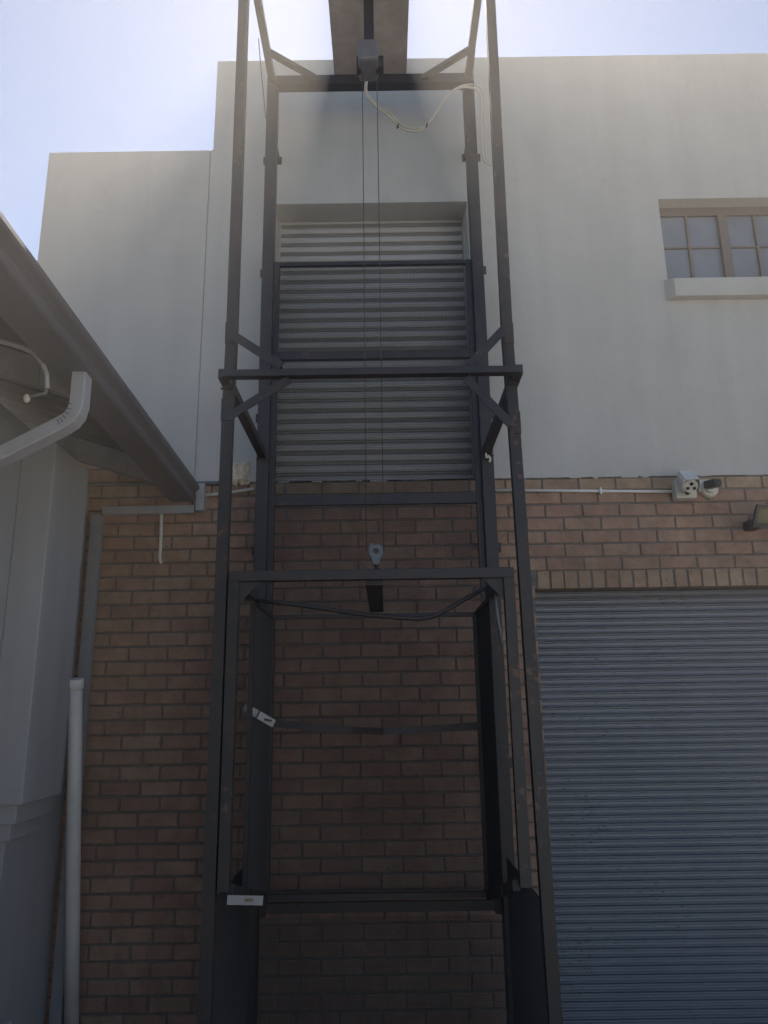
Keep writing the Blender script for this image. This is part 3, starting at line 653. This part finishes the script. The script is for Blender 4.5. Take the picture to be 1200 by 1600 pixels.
# expanded metal
def expanded(P0, U, Vv, W_, H_, cw=.022, chh=.0135, sw=.0022, th=.0016):
    """P0 corner, U and V unit vectors, W x H panel"""
    nu = int(W_/cw)+1; nv = int(H_/(chh))+1
    cu = W_/nu; cv = H_/nv
    I, J = np.meshgrid(np.arange(nu), np.arange(nv), indexing='ij'); I = I.ravel(); J = J.ravel()
    cxs = (I+.5)*cu; cys = (J+.5)*cv
    segs = []
    for (a, b) in (((-.5, 0), (0, .5)), ((0, .5), (.5, 0)), ((.5, 0), (0, -.5)), ((0, -.5), (-.5, 0))):
        segs.append(np.stack([cxs+a[0]*cu, cys+a[1]*cv, cxs+b[0]*cu, cys+b[1]*cv], 1))
    s_ = np.concatenate(segs); n = len(s_)
    d = s_[:, 2:]-s_[:, :2]; l = np.linalg.norm(d, axis=1, keepdims=True); d /= l; nn = np.stack([-d[:, 1], d[:, 0]], 1)*sw/2
    Nn = np.cross(U, Vv); U_ = np.array(U); V_ = np.array(Vv); P_ = np.array(P0)
    vs_ = []
    for (end, sg, o) in ((0, -1, -1), (0, 1, 1), (0, 1, 2.2), (1, -1, -1), (1, 1, 1), (1, 1, 2.2)):
        xy = s_[:, 2*end:2*end+2] + nn*sg*(1 if o != 2.2 else .2)
        vs_.append(P_ + xy[:, :1]*U_ + xy[:, 1:]*V_ + Nn*(o*th))
    Vx = np.stack(vs_, 1).reshape(-1, 3); base = (np.arange(n)*6)[:, None]
    Fq = np.concatenate([base+np.array([0,1,4,3]), base+np.array([1,2,5,4]), base+np.array([2,0,3,5])])
    return Vx, Fq
def mesh_panel(name, P0, U, Vv, W_, H_, parent, warp=None, **k):
    Vx, Fq = expanded(np.array(P0), np.array(U, float), np.array(Vv, float), W_, H_, **k)
    if warp: Vx = warp(Vx)
    c = Vx.mean(0); me = bpy.data.meshes.new(name)
    me.vertices.add(len(Vx)); me.vertices.foreach_set('co', (Vx-c).ravel())
    me.loops.add(Fq.size); me.loops.foreach_set('vertex_index', Fq.ravel())
    me.polygons.add(len(Fq)); me.polygons.foreach_set('loop_start', np.arange(len(Fq))*4)
    me.update(calc_edges=True); me.materials.append(M['mesh'])
    o = bpy.data.objects.new(name, me); col.objects.link(o); o.parent = parent; o.location = Vector(c.tolist())-WL[parent.name]
    return o
WS = xb-xa-2*fr_
def wv(V): V = V.copy(); V[:, 1] += .004*np.sin(V[:, 0]*5.1+V[:, 2]*2.3); return V
zsb = 2.20
mp_ = mesh_panel('mesh_screen', (xa+fr_, yI+.012, zsb), (1,0,0), (0,0,1), WS, zScr-zsb-.02, lt, warp=wv, sw=.0021, chh=.016)
for x_ in (XLo+.022, XRo-.022): mesh_panel('added_side_mesh', (x_, yO+.03, GZ+.05), (0,1,0), (0,0,1), yI-.05-yO-.03, 0.93, lt, sw=.0022, cw=.034, chh=.019)  # side meshes added to darken the foot of the tower
mesh_panel('mesh_screen', (XLi+wI, yI-.05, .03), (1,0,0), (0,0,1), XRi-XLi-2*wI, .60, lt, sw=.0022, chh=.0135)  # lower mesh added to darken the brick below the cage
# ------------------------------------------------------------------ lift cage
cg = thing('lift_cage', ((XLo+XRo)/2, (yI+yO)/2-.1, .75), 'black steel lift cage with mesh sides and bent top rail inside the tower', 'lift cage')
yF = yO-.0; hwf = .0225
zf = at(580, 897, yF-.0225).z
xfl = at(355, 960, yF-.0225).x; xfr = at(807, 960, yF-.0225).x; zcb = at(400, 1402, yF-.0225).z - .0
xfl = max(xfl, -0.9)
print('cage', xfl, xfr, zf, zcb)
zCB = zcb+.02
build(MB().box(xfl, xfr, yF-.0225, yF+.0225, zf-.0225, zf+.0225), 'frame_bar', S, cg, bevel=.003)
for a_ in (xfl, xfr-.045):
    build(MB().box(a_, a_+.045, yF-.022, yF+.022, zCB, zf-.0228), 'frame_post', S, cg)
yBk = yI-.095; zbk = at(580, 962, yBk).z; xbl = at(423, 1100, yBk).x; xbr = at(750, 1100, yBk).x
zbb = at(580, 1395, yBk).z
yFm = 3.70-4.68
xml = at(394, 940, yFm).x; xmr = at(772, 940, yFm).x
xbl, xbr = (xbl+xml)/2, (xbr+at(768, 960, yFm).x)/2
print('basket', xml, xmr, xbl, xbr, zbk, zbb)
def zsl(y): return zCB+(zbb-.02-zCB)*(y-yF)/(yBk-yF)
def wsl(V):
    V = V.copy(); t_ = (V[:, 2]-zCB-.02)/(zbk-zCB-.03); zl = zCB+(zbb-.02-zCB)*(V[:, 1]-yF)/(yBk-yF)
    V[:, 2] = zl+t_*(zbk-.01-zl); return V
# back frame and basket
build(MB().box(xbl, xbr, yBk-.015, yBk+.015, zbb-.028, zbb), 'bottom_bar', S, cg)
build(MB().box(xbl, xbr, yBk-.012, yBk+.012, zbk-.012, zbk+.012), 'top_rail', S, cg)
for a_ in (xbl-.0005, xbr-.0195): build(MB().box(a_, a_+.02, yBk-.0149, yBk+.0149, zbb+.0005, zbk-.0125), 'upright', S, cg)
for a_ in (xbl-.012, xbr-.008): build(MB().box(a_, a_+.02, yFm-.015, yFm+.015, zsl(yFm)+.02, zbk+.02), 'upright', S, cg)
for a_ in (xbl, xbr):
    build(MB().bar((a_, yF+.023, zf-.035), (a_, yFm-.016, zbk+.03), .05, .05), 'hanger_bracket', S, cg)
    build(MB().bar((a_, yFm+.016, zbk+.002), (a_, yBk-.0155, zbk+.002), .022, .022), 'top_rail', S, cg)
    zz0 = at(400, 1400, yF).z
    build(MB().bar((a_, yF+.023, zsl(yF)), (a_, yFm-.0155, zsl(yFm-.0155)), .03, .04), 'bottom_bar', S, cg)
    build(MB().bar((a_, yFm+.0155, zsl(yFm+.0155)), (a_, yBk-.016, zsl(yBk)), .03, .04), 'bottom_bar', S, cg)
    mesh_panel('mesh_panel', (a_, yFm, zCB+.02), (0,1,0), (0,0,1), yBk-yFm, zbk-zCB-.03, cg, cw=.022, chh=.0115, sw=.0052, warp=wsl)
mesh_panel('mesh_panel', (xbl, yBk-.003, zbb), (1,0,0), (0,0,1), xbr-xbl, zbk-zbb, cg, cw=.026, chh=.0125, sw=.0014)
# bent front rail of the basket
pts = [at(x_, y_, yFm) for x_, y_ in ((396, 937), (440, 942), (500, 950), (560, 959), (620, 965), (655, 967), (678, 963), (700, 952), (730, 934), (765, 915))]
build(MB().tube(pts, .011, 8), 'bent_rail', S, cg, smooth=True)
# loose rod on the right
build(MB().tube([at(770, 916, yFm-.1), at(777, 965, yFm-.1), at(785, 1010, yFm-.1)], .009, 8), 'loose_rod', M['hook'], cg, smooth=True)
# centre beam to the back, under the frame bar
zb_ = zf-.012
build(MB().box(at(571, 930, yF).x-.0, at(598, 930, yF).x, yF+.0228, yBk+.0, zb_-.03, zb_+.02), 'centre_beam', S, cg)
# small plate pieces in the top corners
for x_, s_ in ((xfl+.045, 1), (xfr-.045, -1)):
    V = [(x_, yF-.003, zf-.023), (x_+s_*.09, yF-.003, zf-.023), (x_, yF-.003, zf-.12)]; V += [(p[0], yF+.003, p[2]) for p in V]
    build(MB().add(V, [(0,1,2),(5,4,3),(0,3,4,1),(1,4,5,2),(2,5,3,0)]), 'gusset', S, cg)
# sagging bar across the back with white tape at its left end
yS_ = yBk-.04
pts = [at(x_, y_, yS_) for x_, y_ in ((428, 1130), (470, 1134), (515, 1139), (550, 1141), (600, 1143), (650, 1141), (700, 1137), (752, 1133))]
def strip(pts_, hw_, th_):
    mb = MB(); V = []; Fc = []
    for p in pts_: V += [(p.x, p.y-th_, p.z-hw_), (p.x, p.y-th_, p.z+hw_), (p.x, p.y+th_, p.z+hw_), (p.x, p.y+th_, p.z-hw_)]
    for i in range(len(pts_)-1):
        for k in range(4): Fc.append((4*i+k, 4*i+(k+1) % 4, 4*i+4+(k+1) % 4, 4*i+4+k))
    Fc += [(0,1,2,3), tuple(len(V)-4+k for k in (3,2,1,0))]
    return mb.add(V, Fc)
build(strip(pts[:4], .020, .004), 'bent_bar', S, cg); build(strip(pts[4:], .018, .004), 'bent_bar', S, cg)
o = build(strip([at(x_, y_, yS_) for x_, y_ in ((550, 1141), (575, 1142), (600, 1143))], .017, .0038), 'bent_bar', M['rustbar'], cg); o['label'] = 'rusty middle of the bent bar'
for seg in (((381, 1104), (402, 1116)), ((404, 1117), (428, 1131))):
    pA, pB = at(*seg[0], yFm+.02), at(*seg[1], yFm+.02); pB = at(*seg[1], yFm+.06)
    build(MB().bar(pA, pB, .006, .036), 'tape', M['tape'], cg)
pA = at(413, 1124, yFm+.03); build(MB().bar(pA, pA+Vector((.035,.002,-.008)), .004, .010), 'tape_hole', M['lens'], cg)
pA, pB = at(355, 1406, yF-.05), at(411, 1407, yF-.03)
tb = MB().bar(pA, pB, .006, .034); build(tb, 'tape', M['tape'], cg)
pA = at(383, 1407, yF-.048); build(MB().bar(pA, pA+Vector((.028,.01,0)), .006, .009), 'tape_hole', M['lens'], cg)
# ------------------------------------------------------------------ hoist, ropes, hook
yH = 3.80-4.68
hc = at(577, 100, yH)
ho = thing('electric_hoist', hc, 'small dark electric hoist hanging under the canopy plate at the top of the lift', 'hoist')
build(MB().box(hc.x-.065, hc.x+.055, yH-.10, yH+.08, hc.z-.06, hc.z+.09), 'motor_housing', M['hoistpaint'], ho, bevel=.02)
build(MB().tube([Vector((hc.x-.075, yH, hc.z-.01)), Vector((hc.x+.085, yH, hc.z-.01))], .05, 18), 'drum', S, ho)
build(MB().box(hc.x-.03, hc.x+.03, yH-.02, yH+.02, hc.z+.09, cz-.001), 'hanger', S, ho)
xr1 = at(569.5, 500, yH).x; xr2 = at(594.5, 500, yH).x; zp = at(583, 862, yH).z
for x_, lab in ((xr1, 'left hoist rope running from the hoist down to the hook block'), (xr2, 'right hoist rope running from the hoist down to the hook block')):
    o = build(MB().tube([Vector((x_, yH, hc.z-.04)), Vector((x_+.001, yH, (hc.z+zp)/2)), Vector((x_, yH, zp))], .0023, 6), 'hoist_rope', M['rope'], smooth=True); tag(o, lab, 'rope', 'two hoist ropes')
hk = thing('hook_block', Vector(((xr1+xr2)/2, yH, zp-.06)), 'grey pulley hook block on the ropes just above the cage frame', 'hook')
xc = (xr1+xr2)/2+.004
pk = [(-.036,.045),(-.018,.052),(-.012,.040),(.006,.043),(.014,.050),(.036,.028),(.036,-.006),(.022,-.028),(.016,-.060),(-.016,-.060),(-.024,-.030),(-.038,-.004)]
V = [(xc+a_, yH-.022, zp+b_-.01) for a_, b_ in pk]+[(xc+a_, yH+.022, zp+b_-.01) for a_, b_ in pk]; n = len(pk)
build(MB().add(V, [tuple(range(n-1,-1,-1)), tuple(range(n, 2*n))]+[(k, (k+1) % n, n+(k+1) % n, n+k) for k in range(n)]), 'block', M['hook'], hk, bevel=.004)
build(MB().tube([Vector((xc+.0, yH-.03, zp+.0)), Vector((xc, yH+.03, zp))], .014, 12), 'axle', S, hk)
hkp = [Vector((xc+.0, yH, zp-.068))]+[Vector((xc+.022*math.sin(t), yH, zp-.108-.022*-math.cos(t)*1)) for t in [i*.35 for i in range(0, 14)]]
build(MB().tube(hkp, .008, 8), 'hook', S, hk, smooth=True)
# pale power cable looping from the hoist past the right post
def smooth_path(P_, n=6):
    out = []
    for i in range(len(P_)-1):
        p0, p1, p2, p3 = P_[max(i-1, 0)], P_[i], P_[i+1], P_[min(i+2, len(P_)-1)]
        for k in range(n):
            t = k/n; out.append(.5*((2*p1)+(p2-p0)*t+(2*p0-5*p1+4*p2-p3)*t*t+(3*p1-p0-3*p2+p3)*t**3))
    return out+[P_[-1]]
ycb = yI-.10
loop = [(576, 118), (571, 132), (573, 150), (588, 166), (606, 180), (622, 196), (636, 204), (655, 204), (668, 194), (684, 172), (694, 156), (708, 142), (726, 136), (744, 140), (752, 156), (752, 190), (753, 225), (756, 250), (768, 258), (774, 258)]
ca = thing('power_cable', at(640, 200, ycb), 'pale doubled power cable looping from the hoist across to the right post', 'cable')
for (dx, dz, r_) in ((0, 0, .0075), (5, -4, .006)):
    P_ = [at(a_+dx*(1 if a_ > 700 else .4), b_+dz*(1 if a_ > 590 else .3)*(1 if a_ < 745 else 0), ycb-(.16 if i < 3 else (.08 if i < 5 else 0))) for i, (a_, b_) in enumerate(loop)]
    build(MB().tube(smooth_path(P_, 5), r_, 7), 'strand', M['cable'], ca, smooth=True)
for (a_, b_) in ((622, 197), (667, 196)):
    q = at(a_, b_, ycb); build(MB().bar(q-Vector((.006,0,.012)), q+Vector((.006,0,.012)), .022, .006), 'cable_tie', M['darkplastic'], ca)
# thin wires beside the tower top
for (P_, lab) in ((((404, 60), (408, 110), (412, 150), (415, 185)), 'thin dark wire slanting down to the left lift post'), (((744, 30), (742, 80), (739, 110), (740, 132)), 'thin dark wire slanting down to the right lift post')):
    o = build(MB().tube([at(*q, yI-.12) for q in P_], .0035, 6), 'wire', M['rope'], smooth=True); tag(o, lab, 'wire')
# cable stub on the right inner post at mid height
o = build(MB().tube(smooth_path([at(*q, yI-.06) for q in ((759, 706), (760, 716), (763, 712), (766, 718), (764, 722))], 4), .007, 7), 'cable_end', M['cream'], smooth=True); tag(o, 'frayed pale cable end at the right lift post below the braces', 'cable')
# ------------------------------------------------------------------ thin warm air volume added to stand in for lens glare
if HAZE_D > 0:
    hz = bpy.data.materials.new('glare_haze'); hz.use_nodes = True; N = hz.node_tree.nodes; N.remove(N['Principled BSDF'])
    v = N.new('ShaderNodeVolumePrincipled'); v.inputs['Color'].default_value = (1.0, .91, .82, 1); v.inputs['Density'].default_value = HAZE_D; v.inputs['Anisotropy'].default_value = HAZE_G
    hz.node_tree.links.new(v.outputs[0], N['Material Output'].inputs['Volume'])
    h = build(MB().box(-405, 405, -405, 405, -1, 6.6), 'glare_haze', hz); h['kind'] = 'stuff'
